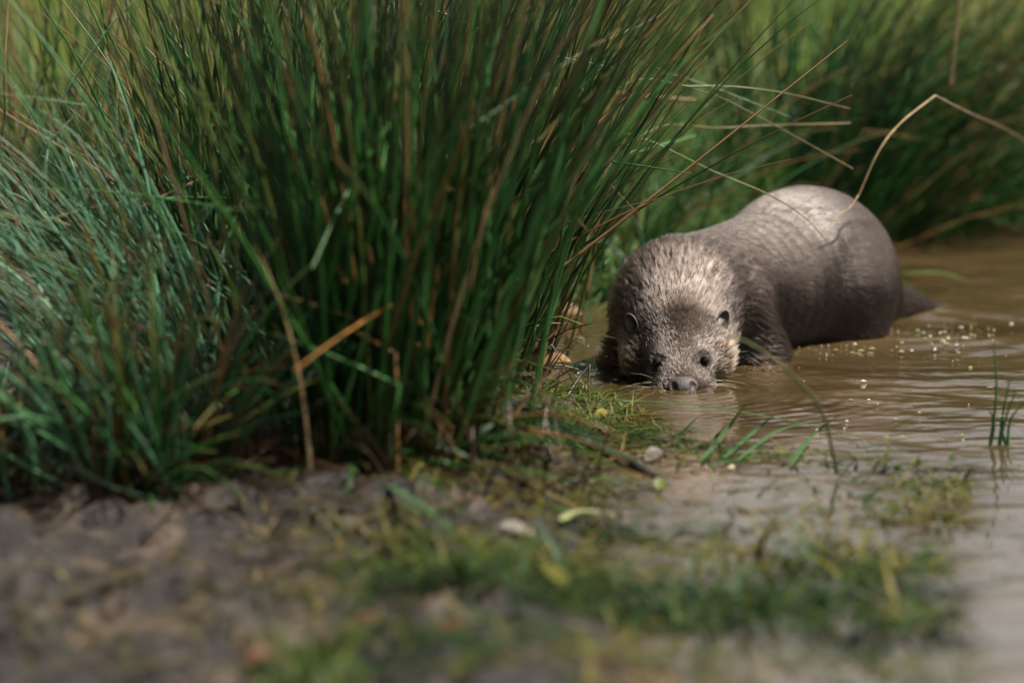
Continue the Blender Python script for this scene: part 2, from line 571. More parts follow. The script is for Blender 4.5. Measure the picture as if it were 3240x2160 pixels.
def make_fur(n_try):
    tri = np.vstack([oq[:, [0, 1, 2]], oq[:, [0, 2, 3]]])
    a, b, c = ov[tri[:, 0]], ov[tri[:, 1]], ov[tri[:, 2]]
    area = np.linalg.norm(np.cross(b - a, c - a), axis=1)
    cen = (a + b + c) / 3
    hl = (cen - N0) @ L_; ha = (cen - N0) @ A_; hn = (cen - N0) @ Nn
    w = area * np.where(cen[:, 2] < -0.008, 0, 1)
    w = w * np.where(ha < 0.115, 1.5, 1.0)
    k = RNG.choice(len(tri), n_try, p=w / w.sum())
    u = RNG.random((n_try, 2)); fl = u.sum(1) > 1; u[fl] = 1 - u[fl]
    P = a[k] + (b - a)[k] * u[:, :1] + (c - a)[k] * u[:, 1:]
    G = sdf_grad(P)
    l = (P - N0) @ L_; aa = (P - N0) @ A_; nn = (P - N0) @ Nn
    # nearest spine sample gives the lie of the coat
    sp = SP[:, :3]; st = norml(np.gradient(sp, axis=0))
    near = np.argmin(((P[:, None] - sp[None]) ** 2).sum(2), 1)
    flow = st[near].copy()
    headw = np.clip((0.115 - aa) / 0.04, 0, 1)[:, None] * (np.abs(l) < 0.08)[:, None]
    face = A_[None] * 1.0 + L_[None] * (np.sign(l) * np.clip(np.abs(l) / 0.035, 0, 1) * 0.7)[:, None]
    flow = flow * (1 - headw) + face * headw
    flow = flow + np.array([0, 0, -0.35]) * (1 - headw)
    flow -= G * (flow * G).sum(1, keepdims=True)
    flow = norml(flow)
    # regions
    neck = np.exp(-((P[:, 1] - 0.14) / np.where(P[:, 1] > 0.14, 0.115, 0.06)) ** 2) * (1 - 0.75 * headw[:, 0])
    flankw = np.clip((0.10 - P[:, 2]) / 0.05, 0, 1) * (1 - headw[:, 0])
    cheek = headw[:, 0] * np.clip((np.abs(l) - 0.040) / 0.012, 0, 1) * np.clip((aa - 0.015) / 0.03, 0, 1) * np.clip((-nn + 0.005) / 0.02, 0, 1)
    throat = np.clip((0.035 - P[:, 2]) / 0.03, 0, 1) * (aa < 0.14) * (aa > 0.03)
    leng = 0.0105 + 0.013 * neck + 0.003 * flankw + 0.0085 * cheek
    leng = np.where(headw[:, 0] > 0.5, 0.0052 + 0.013 * cheek, leng)
    leng = np.where(aa < 0.02, 0.0035, leng)
    leng *= RNG.uniform(0.55, 1.3, n_try)
    lift = 0.045 + 0.20 * neck + 0.55 * cheek + 0.12 * headw[:, 0]
    ncl = n_try // 13
    ci = RNG.choice(n_try, ncl, replace=False)
    kd = kdtree.KDTree(ncl)
    for i, q in enumerate(ci):
        kd.insert(P[q], i)
    kd.balance()
    own = np.array([kd.find(q)[1] for q in P])
    own = ci[own]
    lk1 = RNG.random(n_try)[own]; lk2 = RNG.normal(0, 1, n_try)[own]
    lift = lift + (0.32 * lk1 ** 2) * np.maximum(neck, cheek)
    keep = np.ones(n_try, bool)
    for s in (-1, 1):
        keep &= (np.hypot(np.hypot(l - s * .0285, aa - .0395), nn - .0105) > 0.0094)
        keep &= np.linalg.norm(P - hp(s * .050, .100, -.006), axis=1) > 0.009
    keep &= ~((np.abs(l) < 0.016) & (aa < 0.011) & (nn > -0.020))
    side = np.cross(G, flow)
    d0 = norml(flow + G * lift[:, None] + side * (0.22 * lk2 * np.maximum(np.maximum(neck, 0.12), headw[:, 0] * 0.4))[:, None] + side * RNG.normal(0, 0.11, (n_try, 1)) + G * RNG.normal(0, 0.025, (n_try, 1)))
    d1 = norml(flow * 1.0 + G * (lift * 0.35)[:, None] + np.array([0, 0, -0.12]) + side * RNG.normal(0, 0.12, (n_try, 1)))
    p1 = P + d0 * (leng * 0.5)[:, None]
    p2 = p1 + d1 * (leng * 0.5)[:, None]
    # wet locks: pull the tips together
    strength = np.clip(0.34 + 0.4 * flankw + 0.80 * neck + 0.65 * cheek + 0.35 * headw[:, 0], 0, 0.95)
    patch = np.clip(0.5 + 2.2 * fbm(P[:, 0] * 45 + P[:, 2] * 30, P[:, 1] * 45, 77, 2), 0, 1)
    strength = strength * (0.5 + 0.5 * np.maximum(patch, neck))
    off = np.linalg.norm(P - P[own], axis=1)
    strength = strength * np.clip((0.0075 - off) / 0.003, 0, 1) * (RNG.random(n_try) > 0.22)
    p2 = p2 + (p2[own] - p2) * strength[:, None]
    p1 = p1 + (p1[own] - p1) * (strength * 0.45)[:, None]
    # colour of the coat
    wet = np.array([0.014, 0.0065, 0.0025]); lit_dryc = np.array([0.172, 0.126, 0.100]); cream = np.array([0.20, 0.14, 0.075]); rust = np.array([0.075, 0.034, 0.014])  # dark soaked tone also holds painted shade, the damp grey one painted light
    lockr = RNG.random(n_try)[own]
    # soaked flanks and legs plus painted shade, painted haunch crease shadow; damp grey back painted lit
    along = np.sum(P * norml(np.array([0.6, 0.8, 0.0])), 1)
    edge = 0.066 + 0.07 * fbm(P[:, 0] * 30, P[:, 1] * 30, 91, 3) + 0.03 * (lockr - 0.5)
    lit_dryf = np.clip((P[:, 2] - edge) / 0.045, 0, 1)
    crease_shade = np.exp(-((P[:, 0] - 0.405 - 0.25 * (P[:, 2] - 0.13) + 0.02 * fbm(P[:, 2] * 40, P[:, 1] * 40, 17)) / 0.015) ** 2) * np.clip((0.158 - P[:, 2]) / 0.03, 0, 1) * (P[:, 1] > 0.3)  # shade of the hip crease put into the coat colour
    lit_dryf = lit_dryf * (1 - 0.95 * crease_shade)
    lit_dryf = lit_dryf * (1 - 0.58 * neck) * (1 - 0.4 * neck * (lockr < 0.4))
    lit_dryf = lit_dryf * (1 - headw[:, 0]) + headw[:, 0] * np.clip(0.40 + 1.2 * fbm(l * 55 + 3, aa * 55, 37, 3), 0.08, 0.9)
    fd = lit_dryf[:, None]
    Cc = wet * (1 - fd) + lit_dryc * fd
    rr = (lockr < 0.30)[:, None] * np.maximum(neck, 0.25)[:, None]
    Cc = Cc * (1 - 0.7 * rr) + rust * 0.7 * rr
    ch = np.clip(cheek * 0.5 * (0.0 + 1.1 * lk1) + throat * 0.05, 0, 0.6)[:, None]
    Cc = Cc * (1 - ch) + cream * ch
    er = np.minimum(np.hypot(np.hypot(l - .0285, aa - .0395), nn - .0105), np.hypot(np.hypot(l + .0285, aa - .0395), nn - .0105))
    Cc = Cc * np.clip((er - 0.009) / 0.008, 0.12, 1)[:, None]      # dark eye rims
    vary = np.clip(0.2 + neck + cheek + 0.4 * headw[:, 0] + 0.7 * (1 - lit_dryf), 0, 1)
    Cc = 0.62 * Cc * (1 + 1.2 * (lockr - 0.5) * vary)[:, None] * RNG.uniform(0.7, 1.3, (n_try, 1))
    P, p1, p2, Cc, leng = P[keep], p1[keep], p2[keep], Cc[keep], leng[keep]
    n = len(P)
    root = P - (p1 - P) * 0.25
    pts = np.stack([root, p1, p2], 1).reshape(-1, 3).astype(np.float32)
    hc = bpy.data.hair_curves.new('fur')
    hc.add_curves([3] * n)
    hc.points.foreach_set('position', pts.ravel())
    rad = np.tile(np.array([0.00020, 0.00018, 0.00005], np.float32), n)
    hc.points.foreach_set('radius', rad)
    ca = hc.attributes.new('Col', 'FLOAT_COLOR', 'POINT')
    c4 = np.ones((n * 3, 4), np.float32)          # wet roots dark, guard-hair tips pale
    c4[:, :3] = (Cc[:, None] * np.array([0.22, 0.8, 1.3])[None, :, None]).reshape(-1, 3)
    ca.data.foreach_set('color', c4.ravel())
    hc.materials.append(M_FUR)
    o = bpy.data.objects.new('fur', hc)
    COL.objects.link(o)
    o.parent = otter; o.matrix_parent_inverse = otter.matrix_basis.inverted()
    o['kind'] = 'stuff'
    return o


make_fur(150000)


def uv_ball(name, c, r, axes, mat, parent, seg=20, rings=12):
    th = np.linspace(0, math.pi, rings); ph = np.arange(seg) * 2 * math.pi / seg
    T, P = np.meshgrid(th, ph, indexing='ij')
    loc = np.stack([np.sin(T) * np.cos(P) * r[0], np.sin(T) * np.sin(P) * r[1], np.cos(T) * r[2]], -1).reshape(-1, 3)
    v = np.asarray(c) + loc @ np.array(axes)
    i, j = np.meshgrid(np.arange(rings - 1), np.arange(seg), indexing='ij')
    f = np.stack([i * seg + j, (i + 1) * seg + j, (i + 1) * seg + (j + 1) % seg, i * seg + (j + 1) % seg], -1).reshape(-1, 4)
    return mesh_np(name, v, f, None, mat, parent)


for s in (-1, 1):
    uv_ball('eye', hp(s * .0281, .0390, .0056), (.0058, .0054, .0056), (L_, A_, Nn), M_EYE, otter)
    # ear: a small cupped shell with a thick rim, opening forwards
    c = hp(s * .0515, .100, .001)
    up = norml(A_ * 0.62 + Nn * 0.5 + L_ * s * 0.30)
    fr = norml(-A_ * 0.6 + Nn * 0.5 + L_ * s * 0.6); fr = norml(fr - up * (fr @ up))
    sd_ = np.cross(up, fr)
    vv, ff = [], []
    nr, ns = 9, 20
    prof = [(0.0, -0.006), (0.35, -0.0055), (0.7, -0.0035), (0.92, -0.0005), (1.0, 0.0016), (0.93, 0.0026), (0.8, 0.0012), (0.5, -0.0018), (0.0, -0.0032)]
    for (rad, dep) in prof:
        for q in range(ns):
            t = q * 2 * math.pi / ns
            vv.append(c + sd_ * (math.cos(t) * rad * 0.0090) + up * (math.sin(t) * rad * 0.0130 + 0.005) + fr * dep)
    for i in range(nr - 1):
        for j in range(ns):
            ff.append((i * ns + j, i * ns + (j + 1) % ns, (i + 1) * ns + (j + 1) % ns, (i + 1) * ns + j))
    mesh_np('ear', vv, ff, None, M_EAR, otter)


def nose_sdf(X, Y, Z):
    f = np.float32
    e = (np.sqrt((X / f(.0160)) ** 2 + ((Y - f(.007)) / f(.013)) ** 2 + ((Z + f(.004)) / f(.0082)) ** 2) - 1) * f(.0082)
    for s in (-1, 1):
        h = np.sqrt(((X - f(s * .0108)) / f(.0046)) ** 2 + ((Y + f(.0015)) / f(.0085)) ** 2 + ((Z - f(.002)) / f(.0048)) ** 2)
        h = (h - 1) * f(.0034)
        e = -smin(-e, h, f(.0015))
    return e


nv, nq = surface_nets((-.02, -.012, -.02), (.02, .024, .012), 0.0009, nose_sdf)
mesh_np('nose_pad', N0 + (nv * 1.15 + np.array([0, -0.001, .0015])) @ np.array([L_, A_, Nn]), nq, None, M_NOSE, otter)

wp, wr_ = [], []
for s in (-1, 1):
    for i in range(13):
        b = hp(s * RNG.uniform(.016, .034), RNG.uniform(.008, .026), RNG.uniform(-.02, -.002))
        d = norml(L_ * s * 1.0 + A_ * RNG.uniform(-0.35, 0.25) + Nn * RNG.uniform(-0.2, 0.35))
        ln = RNG.uniform(.025, .055)
        wp.append(np.stack([b, b + d * ln * .5, b + d * ln + np.array([0, 0, -ln * .12])]))
        wr_.append(np.array([.00022, .00016, .00005]))
for s, k0 in ((-1, 9), (1, 9)):
    for i in range(k0):                        # stray stiff hairs at the cheeks
        b = hp(s * RNG.uniform(.045, .06), RNG.uniform(.05, .10), RNG.uniform(-.05, -.02))
        d = norml(L_ * s + A_ * RNG.uniform(0, 0.5) + Nn * RNG.uniform(-.2, .3))
        ln = RNG.uniform(.015, .03)
        wp.append(np.stack([b, b + d * ln * .5, b + d * ln]))
        wr_.append(np.array([.0002, .00014, .00005]))
wp = np.array(wp); wr_ = np.array(wr_)
M_WHISK = simple_mat('whisker', (0.42, 0.34, 0.24), 0.4)
v, f, c = tubes(wp, wr_, np.ones_like(wp), 3)
tag(mesh_np('whiskers', v, f, None, M_WHISK, otter), kind='stuff')

# ------------------------------------------------------------------ rushes
G_DARK = np.array([0.009, 0.046, 0.009]); G_MID = np.array([0.044, 0.150, 0.028]); G_BLUE = np.array([0.075, 0.175, 0.098])
G_YEL = np.array([0.085, 0.110, 0.020]); DRY = np.array([0.27, 0.150, 0.048]); STRAW = np.array([0.42, 0.30, 0.15]); RUST = np.array([0.075, 0.034, 0.010])


def lerp(a, b, t):
    return a + (b - a) * t


def rush_lines(base, n, hmin, hmax, rb, spread, bias=(0, 0), droop=0.25, dry=0.2, kink=0.04, pal=(G_DARK, G_MID), npt=9, r0=(0.0014, 0.0023), stray=0.05, subv=0.11):
    rng = RNG
    ang = rng.random(n) * 2 * math.pi
    rr = np.sqrt(rng.random(n))
    P0 = np.stack([base[0] + rb * rr * np.cos(ang), base[1] + rb * rr * np.sin(ang), np.zeros(n)], 1)
    P0[:, 2] = ground_h(P0[:, 0], P0[:, 1]) - 0.01
    hlen = rng.uniform(hmin, hmax, n)
    lean = np.tan(np.radians(np.clip(spread * (0.25 + 0.75 * rr) * np.abs(rng.normal(0.75, 0.4, n)), 0, 75)))
    a2 = ang + rng.normal(0, 0.8, n)
    sy = rng.random(n) < stray
    lean[sy] = np.tan(np.radians(rng.uniform(22, 58, sy.sum())))
    a2[sy] = np.where(rng.random(sy.sum()) < 0.5, 0.0, math.pi) + rng.normal(0, 0.7, sy.sum())
    D = np.stack([np.cos(a2) * lean + bias[0] * rng.uniform(0.3, 1.3, n), np.sin(a2) * lean + bias[1] * rng.uniform(0.3, 1.3, n), np.ones(n)], 1)
    K = max(3, n // 11)
    sub = rng.integers(0, K, n)
    sb = rng.normal(0, subv, (K, 2)); so = rng.normal(0, rb * 0.45, (K, 2))
    D[:, :2] += sb[sub]
    P0[:, :2] = P0[:, :2] * 1.0 + so[sub]
    P0[:, 2] = ground_h(P0[:, 0], P0[:, 1]) - 0.01
    D = norml(D)
    horiz = norml(D * np.array([1, 1, 0]) + 1e-4)
    dr = droop * rng.uniform(0.1, 1.6, n)
    kk = np.where(rng.random(n) < kink, rng.integers(3, npt - 1, n), 99)
    wob = rng.normal(0, 0.045, (n, 3)); wob[:, 2] = 0
    pts = [P0]
    step = (hlen / (npt - 1))[:, None]
    for i in range(1, npt):
        pts.append(pts[-1] + D * step)
        t = i / (npt - 1)
        D = D + (horiz * 0.8 - np.array([0, 0, 0.8])) * (dr * t * 0.30)[:, None] + wob * 0.5
        kb = kk == i
        if kb.any():
            q = rng.normal(0, 1, (kb.sum(), 3)); q[:, 2] = rng.uniform(-1.0, 0.1, kb.sum())
            D[kb] = D[kb] * 0.35 + norml(q) * 0.9
        D = norml(D)
    P = np.stack(pts, 1)
    # keep stems above the ground and water
    gh = np.maximum(ground_h(P[..., 0].ravel(), P[..., 1].ravel()), 0).reshape(P.shape[:2]) + 0.003
    P[:, 1:, 2] = np.maximum(P[:, 1:, 2], gh[:, 1:])
    R0 = rng.uniform(*r0, n)
    tt = np.linspace(0, 1, npt)
    R = R0[:, None] * (1 - 0.75 * tt[None] ** 1.6)
    isdry = rng.random(n) < dry
    g = lerp(pal[0], pal[1], rng.random((n, 1)))
    yel = rng.random(n) < 0.12
    g[yel] = G_YEL * rng.uniform(0.7, 1.2, (yel.sum(), 1))
    d = lerp(RUST, DRY, rng.random((n, 1)))
    pale = rng.random(n) < 0.15
    d[pale] = lerp(DRY, STRAW, rng.random((pale.sum(), 1)))
    c0 = np.where(isdry[:, None], d, g)
    C = np.repeat(c0[:, None], npt, 1)
    bt = np.clip(1 - tt / 0.16, 0, 1)[None, :, None]
    C = C * (1 - bt * 0.85) + np.array([0.13, 0.095, 0.025]) * bt * 0.85
    tipd = rng.uniform(0.0, 1, n)
    tp = np.clip((tt[None] - 0.82) / 0.18, 0, 1)[..., None] * tipd[:, None, None]
    C = C * (1 - tp) + DRY * tp
    return P, R, C


def project(P):
    q = P - CAM
    dep = q @ FWD
    return 1620 + FPX * q[..., 0] / dep, 1080 - FPX * (q @ UPV) / dep


def clear_of_otter(P):
    px, py = project(P)
    hit = (px > 1900) & (px < 2870) & (py > 560 + np.clip((2450 - px) * 0.35, 0, 190)) & (py < 1300) & (P[..., 1] < 0.62)
    return ~hit.any(1)


def tussock(label, base, n, parts=110, extra=(), group=None, sides=4, inner=0, thatch=0, dead=0, trail=None, pale=0, **kw):
    root = empty('rush_tussock', (base[0], base[1], float(ground_h(np.array([base[0]]), np.array([base[1]]))[0])), label, 'rush', group)
    P, R, C = rush_lines(base, n, **kw)
    ok = clear_of_otter(P); P, R, C = P[ok], R[ok], C[ok]
    order = np.argsort(P[:, 4, 1])                 # nearest stems are parts of their own
    sel = order[:parts]; rest = order[parts:]
    for s in sel:
        v, f, c = tubes(P[s:s + 1], R[s:s + 1], C[s:s + 1], sides)
        mesh_np('stem', v, f, c, M_RUSH, root)
    if len(rest):
        v, f, c = tubes(P[rest], R[rest], C[rest], sides)
        tag(mesh_np('stem_mass', v, f, c, M_RUSH, root), kind='stuff')
    if inner:
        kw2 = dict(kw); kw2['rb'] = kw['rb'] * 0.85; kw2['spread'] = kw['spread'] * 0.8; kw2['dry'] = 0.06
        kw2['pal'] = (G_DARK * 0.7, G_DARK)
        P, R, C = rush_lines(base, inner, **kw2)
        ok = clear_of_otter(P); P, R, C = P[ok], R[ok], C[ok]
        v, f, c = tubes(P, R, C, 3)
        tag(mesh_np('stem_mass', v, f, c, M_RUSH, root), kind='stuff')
    if thatch:                                     # collapsed dead sheaths round the foot
        P, R, C = rush_lines(base, thatch, 0.04, 0.16, kw['rb'] * 1.35, 62, (0, 0), 0.9, 0.8, 0.3, (G_DARK, G_DARK), 6, (0.0013, 0.0026))
        C[:] = lerp(np.array([0.016, 0.009, 0.005]), np.array([0.11, 0.052, 0.016]), RNG.random((len(P), 1, 1)) ** 2.2)
        ok = clear_of_otter(P); P, R, C = P[ok], R[ok], C[ok]
        v, f, c = tubes(P, R, C, 3)
        tag(mesh_np('dead_sheaths', v, f, c, M_RUSH, root), kind='stuff')
    if trail:                                      # outer stems collapsed flat over the ground
        P, R, C = rush_lines(base, trail[0], trail[1], trail[2], kw['rb'], 50, trail[3], 1.3, 0.12, 0.25, (G_DARK, G_MID), 9, (0.0016, 0.0030))
        ok = clear_of_otter(P)
        for q in np.nonzero(ok)[0]:
            v, f, c = tubes(P[q:q + 1], R[q:q + 1], C[q:q + 1], sides)
            mesh_np('fallen_stem', v, f, c, M_RUSH, root)
    if pale:                                       # glaucous stems, lit sheen painted into their colour, clear on the near side
        P, R, C = rush_lines((base[0] - 0.05, base[1] - 0.18), pale, 0.28, 0.52, 0.07, 16, (-0.45, 0.0), 0.35, 0.1, 0.05, (G_BLUE * 1.3, G_BLUE * 2.2), 12, (0.0014, 0.0020))
        for q in range(len(P)):
            v, f, c = tubes(P[q:q + 1], R[q:q + 1], C[q:q + 1], 5)
            mesh_np('stem', v, f, c, M_RUSH, root)
    if dead:                                       # broad bleached dead leaves, snapped and folded, on the near side
        P, R, C = rush_lines((base[0], base[1] - kw['rb'] * 0.7), dead, kw['hmin'] * 0.7, kw['hmax'] * 0.8, kw['rb'] * 0.9, kw['spread'], kw.get('bias', (0, 0)), 0.25, 1.0, 0.45, (DRY, STRAW), 9, (0.0018, 0.0030))
        C = C * 0 + lerp(DRY * np.array([1.25, 1.0, .75]), STRAW * .8, RNG.random((len(P), 1, 1)) ** 2.5)
        ok = clear_of_otter(P)
        for q in np.nonzero(ok)[0]:
            v, f, c = tubes(P[q:q + 1], R[q:q + 1], C[q:q + 1], sides)
            mesh_np('dead_stem', v, f, c, M_RUSH, root)
    for e in extra:
        hero_stem(root, *e)
    return root


def hero_stem(root, pix, r0, r1, c0, c1, n=22, flat=False):
    """a stem followed through the photograph: pix = [(px, py, world y), ...]"""
    pts = spline([at(*p) for p in pix], n)
    t = np.linspace(0, 1, n)[:, None]
    C = (np.asarray(c0) * (1 - t ** 2) + np.asarray(c1) * t ** 2)[None]
    R = ((r0 + (r1 - r0) * t[:, 0]) * RNG.uniform(.86, 1.14, n))[None]
    C = C * RNG.uniform(.75, 1.15, (1, n, 1))
    v, f, c = tubes(pts[None], R, C, 5)
    return mesh_np('stem', v, f, c, M_RUSH, root)


b = gp(480, 1490, 0.04)
tussock('low dark green rush clump fanning out of the bare mud', b, 90, parts=90, inner=70, thatch=260, trail=(24, 0.1, 0.26, (0.5, -0.9)), hmin=0.12, hmax=0.29, rb=0.045, spread=42, droop=0.3, dry=0.07, kink=0.05, pal=(G_MID, G_BLUE * 0.9), r0=(0.0026, 0.0038))
b = gp(30, 1430, 0.04)
tussock('blue green rush clump with stems bent low over the mud', b, 90, parts=90, inner=80, thatch=200, hmin=0.10, hmax=0.27, rb=0.06, spread=46, droop=0.4, dry=0.08, pal=(G_MID, G_BLUE), r0=(0.0024, 0.0036))
b = gp(640, 1250, 0.04)
tussock('pale grey green rush tussock with thin sharp stems leaning over', b, 190, parts=190, inner=120, thatch=200, pale=44, hmin=0.18, hmax=0.40, rb=0.10, spread=30, bias=(-0.65, 0.0), droop=0.35, dry=0.06, pal=(G_DARK, G_BLUE * 1.5), r0=(0.0014, 0.0022),
        extra=[([(640, 1250, 0.16), (420, 1000, -0.16), (330, 780, -0.16), (318, 400, -0.16), (380, 60, -0.16)], .0020, .0009, G_BLUE * 2.5, G_BLUE * 2.7),  # glaucous stem colours raised to look brightly lit
               ([(620, 1250, 0.16), (400, 900, -0.16), (372, 600, -0.16), (370, 220, -0.16)], .0020, .0008, G_BLUE * 2.5, STRAW),
               ([(600, 1250, 0.16), (200, 800, -0.16), (160, 420, -0.16), (330, 110, -0.16), (450, -20, -0.16)], .0020, .0009, G_BLUE * 2.5, G_BLUE * 2.7),
               ([(560, 1240, 0.16), (330, 760, -0.16), (190, 420, -0.16), (160, 320, -0.16)], .0019, .0007, G_BLUE * 2.3, G_BLUE * 2.2),
               ([(600, 1240, 0.16), (120, 640, -0.16), (250, 340, -0.16), (295, 205, -0.16)], .0019, .0006, G_BLUE, DRY),
               ([(520, 1240, 0.16), (60, 560, 0.0), (15, 330, -0.16), (25, 0, -0.16)], .0020, .0012, STRAW * .6, STRAW * .9)])
b = gp(1200, 1420, 0.04)
tussock('tall dense dark rush tussock with orange dead bases by the water', b, 270, parts=270, inner=260, dead=9, trail=(70, 0.12, 0.36, (1.1, -1.1)), thatch=420, hmin=0.25, hmax=0.75, rb=0.085, spread=17, bias=(0.06, 0.0), droop=0.22, dry=0.05, pal=(G_DARK, G_MID * 1.25), r0=(0.0020, 0.0032))
b = gp(900, 1170, 0.04)
tussock('dark rush tussock with tan dead stems between two others', b, 200, parts=160, inner=180, dead=9, thatch=320, hmin=0.25, hmax=0.62, rb=0.10, spread=14, bias=(0.02, 0.0), droop=0.3, dry=0.08, pal=(G_DARK, G_MID), r0=(0.002, 0.003),
        extra=[([(700, 1150, 0.06), (640, 520, 0.02), (760, 320, 0.0), (860, 225, 0.0)], .0030, .0026, DRY, STRAW * .7),
               ([(560, 900, 0.0), (580, 640, -.02), (600, 520, -.02)], .0030, .0022, DRY, STRAW * .6)])
b = gp(1330, 1190, 0.03)
tussock('rush tussock leaning over the brown water beside the otter', b, 260, parts=200, inner=200, dead=6, trail=(40, 0.08, 0.22, (0.9, -0.5)), thatch=300, hmin=0.25, hmax=0.70, rb=0.085, spread=17, bias=(0.24, 0.0), droop=0.25, dry=0.05, pal=(G_DARK, G_MID), r0=(0.0017, 0.0027),
        extra=[([(1450, 1150, 0.1), (1600, 700, 0.12), (1800, 470, 0.2), (1990, 425, 0.26), (2250, 540, 0.28), (2440, 620, 0.29), (2560, 700, 0.30), (2645, 800, 0.29)], .0016, .0007, G_MID * 1.3, DRY * .9),
               ([(1420, 1190, 0.1), (1250, 500, 0.0), (1180, 100, -.02), (1300, 10, -.02), (1650, 150, 0.0), (1960, 220, 0.05)], .0017, .0009, G_MID, G_BLUE),
               ([(1440, 1100, 0.15), (1600, 520, 0.2), (1770, 220, 0.25), (2090, 50, 0.3)], .0012, .0010, DRY, STRAW * .8),
               ([(1430, 1150, 0.15), (1900, 330, 0.25), (2200, 275, 0.30), (2450, 290, 0.34), (2690, 345, 0.38)], .0017, .0007, G_MID, DRY * .7),
               ([(1450, 1150, 0.15), (2000, 300, 0.30), (2215, 290, 0.34), (2400, 370, 0.38), (2700, 535, 0.42)], .0013, .0007, G_YEL * .8, STRAW * .6),
               ([(1560, 1000, 0.15), (2000, 450, 0.4), (2300, 405, 0.5), (2690, 390, 0.55)], .0017, .0008, G_YEL, DRY),
               ([(1500, 1150, 0.15), (1640, 680, 0.4), (1900, 520, 0.5), (2200, 430, 0.6)], .0021, .0012, G_MID, G_MID * 1.3),
               ([(1520, 700, 0.6), (1630, 285, 0.7), (1900, 295, 0.7), (2200, 320, 0.7)], .0042, .0028, DRY, STRAW * .6)])
b = gp(1300, 980, 0.04)
tussock('rush tussock behind the tall dense one with brown dead stems', b, 300, parts=60, hmin=0.3, hmax=0.65, rb=0.16, spread=22, bias=(0.1, 0.1), droop=0.2, dry=0.22, pal=(G_MID, G_YEL * .8), r0=(0.0015, 0.0023))
b = gp(600, 900, 0.04)
tussock('rush tussock behind the thin pale one with fine drooping stems', b, 220, parts=60, hmin=0.25, hmax=0.55, rb=0.15, spread=28, bias=(0.0, 0.1), droop=0.2, dry=0.25, pal=(G_DARK, G_MID), r0=(0.0014, 0.0022))
b = gp(100, 850, 0.04)
tussock('soft green rush tussock behind the blue green clump', b, 180, parts=50, hmin=0.25, hmax=0.55, rb=0.15, spread=26, droop=0.2, dry=0.2, pal=(G_DARK, G_MID), r0=(0.0014, 0.0022))
b = gp(1760, 800, 0.03)
tussock('low green rush tussock at the far bank behind the otter shoulder', b, 150, parts=90, hmin=0.15, hmax=0.42, rb=0.12, spread=40, bias=(0.25, 0.0), droop=0.45, dry=0.18, pal=(G_DARK, G_MID), r0=(0.0015, 0.0024))
b = gp(2420, 655, 0.02)
tussock('sparse dark upright rush stems behind the otter back', b, 16, parts=16, hmin=0.35, hmax=0.5, rb=0.06, spread=9, droop=0.08, dry=0.0, kink=0.0, pal=(G_DARK * .8, G_DARK), r0=(0.0028, 0.0036))
b = gp(2650, 690, 0.02)
tussock('big dark rush tussock sweeping sideways over the water behind the otter rump', b, 380, parts=200, inner=200, dead=6, hmin=0.25, hmax=0.52, rb=0.11, spread=24, bias=(0.7, 0.0), droop=0.4, dry=0.07, kink=0.06, pal=(G_DARK, G_MID * 1.2), r0=(0.0016, 0.0026))
b = gp(2900, 640, 0.02)
tussock('dark rush clump with stems lying flat toward the pond', b, 260, parts=120, hmin=0.2, hmax=0.42, rb=0.12, spread=40, bias=(0.8, -0.25), droop=0.7, dry=0.14, pal=(G_DARK, G_MID), r0=(0.0016, 0.0026))
b = gp(3250, 480, 0.05)
tussock('yellowing rush tussock farthest along the bank', b, 260, parts=60, hmin=0.25, hmax=0.42, rb=0.16, spread=28, bias=(0.35, 0.0), droop=0.3, dry=0.22, pal=(G_MID, G_YEL), r0=(0.0015, 0.0024))
b = gp(1700, 420, 0.05)
tussock('dark rush tussock far behind the leaning one', b, 260, parts=50, hmin=0.3, hmax=0.55, rb=0.18, spread=26, bias=(0.2, 0.0), droop=0.3, dry=0.3, pal=(G_DARK, G_MID), r0=(0.0015, 0.0024))

# straw stems hanging in front of the otter back
root = empty('straw_stem', at(2960, 305, 0.42), 'bent pale straw stem drooping onto the otter back', 'stem')
hero_stem(root, [(2630, 697, 0.36), (2690, 655, 0.38), (2716, 618, 0.39)], .0007, .0013, STRAW * .9, STRAW)
hero_stem(root, [(2716, 620, 0.39), (2780, 480, 0.40), (2850, 390, 0.42), (2960, 303, 0.45)], .0013, .0015, STRAW, STRAW * 1.1)
hero_stem(root, [(2958, 303, 0.45), (3060, 355, 0.60), (3210, 425, 0.85), (3330, 520, 1.1)], .0015, .0010, STRAW * .45, DRY * .6)
root = empty('straw_stem', at(3035, -60, 0.9), 'pale dead straw hanging upright among dark rushes', 'stem')
hero_stem(root, [(3010, 268, 0.9), (3022, 140, 0.9), (3040, -20, 0.9), (3060, -250, 0.9)], .0020, .0026, STRAW * .8, STRAW * .8)

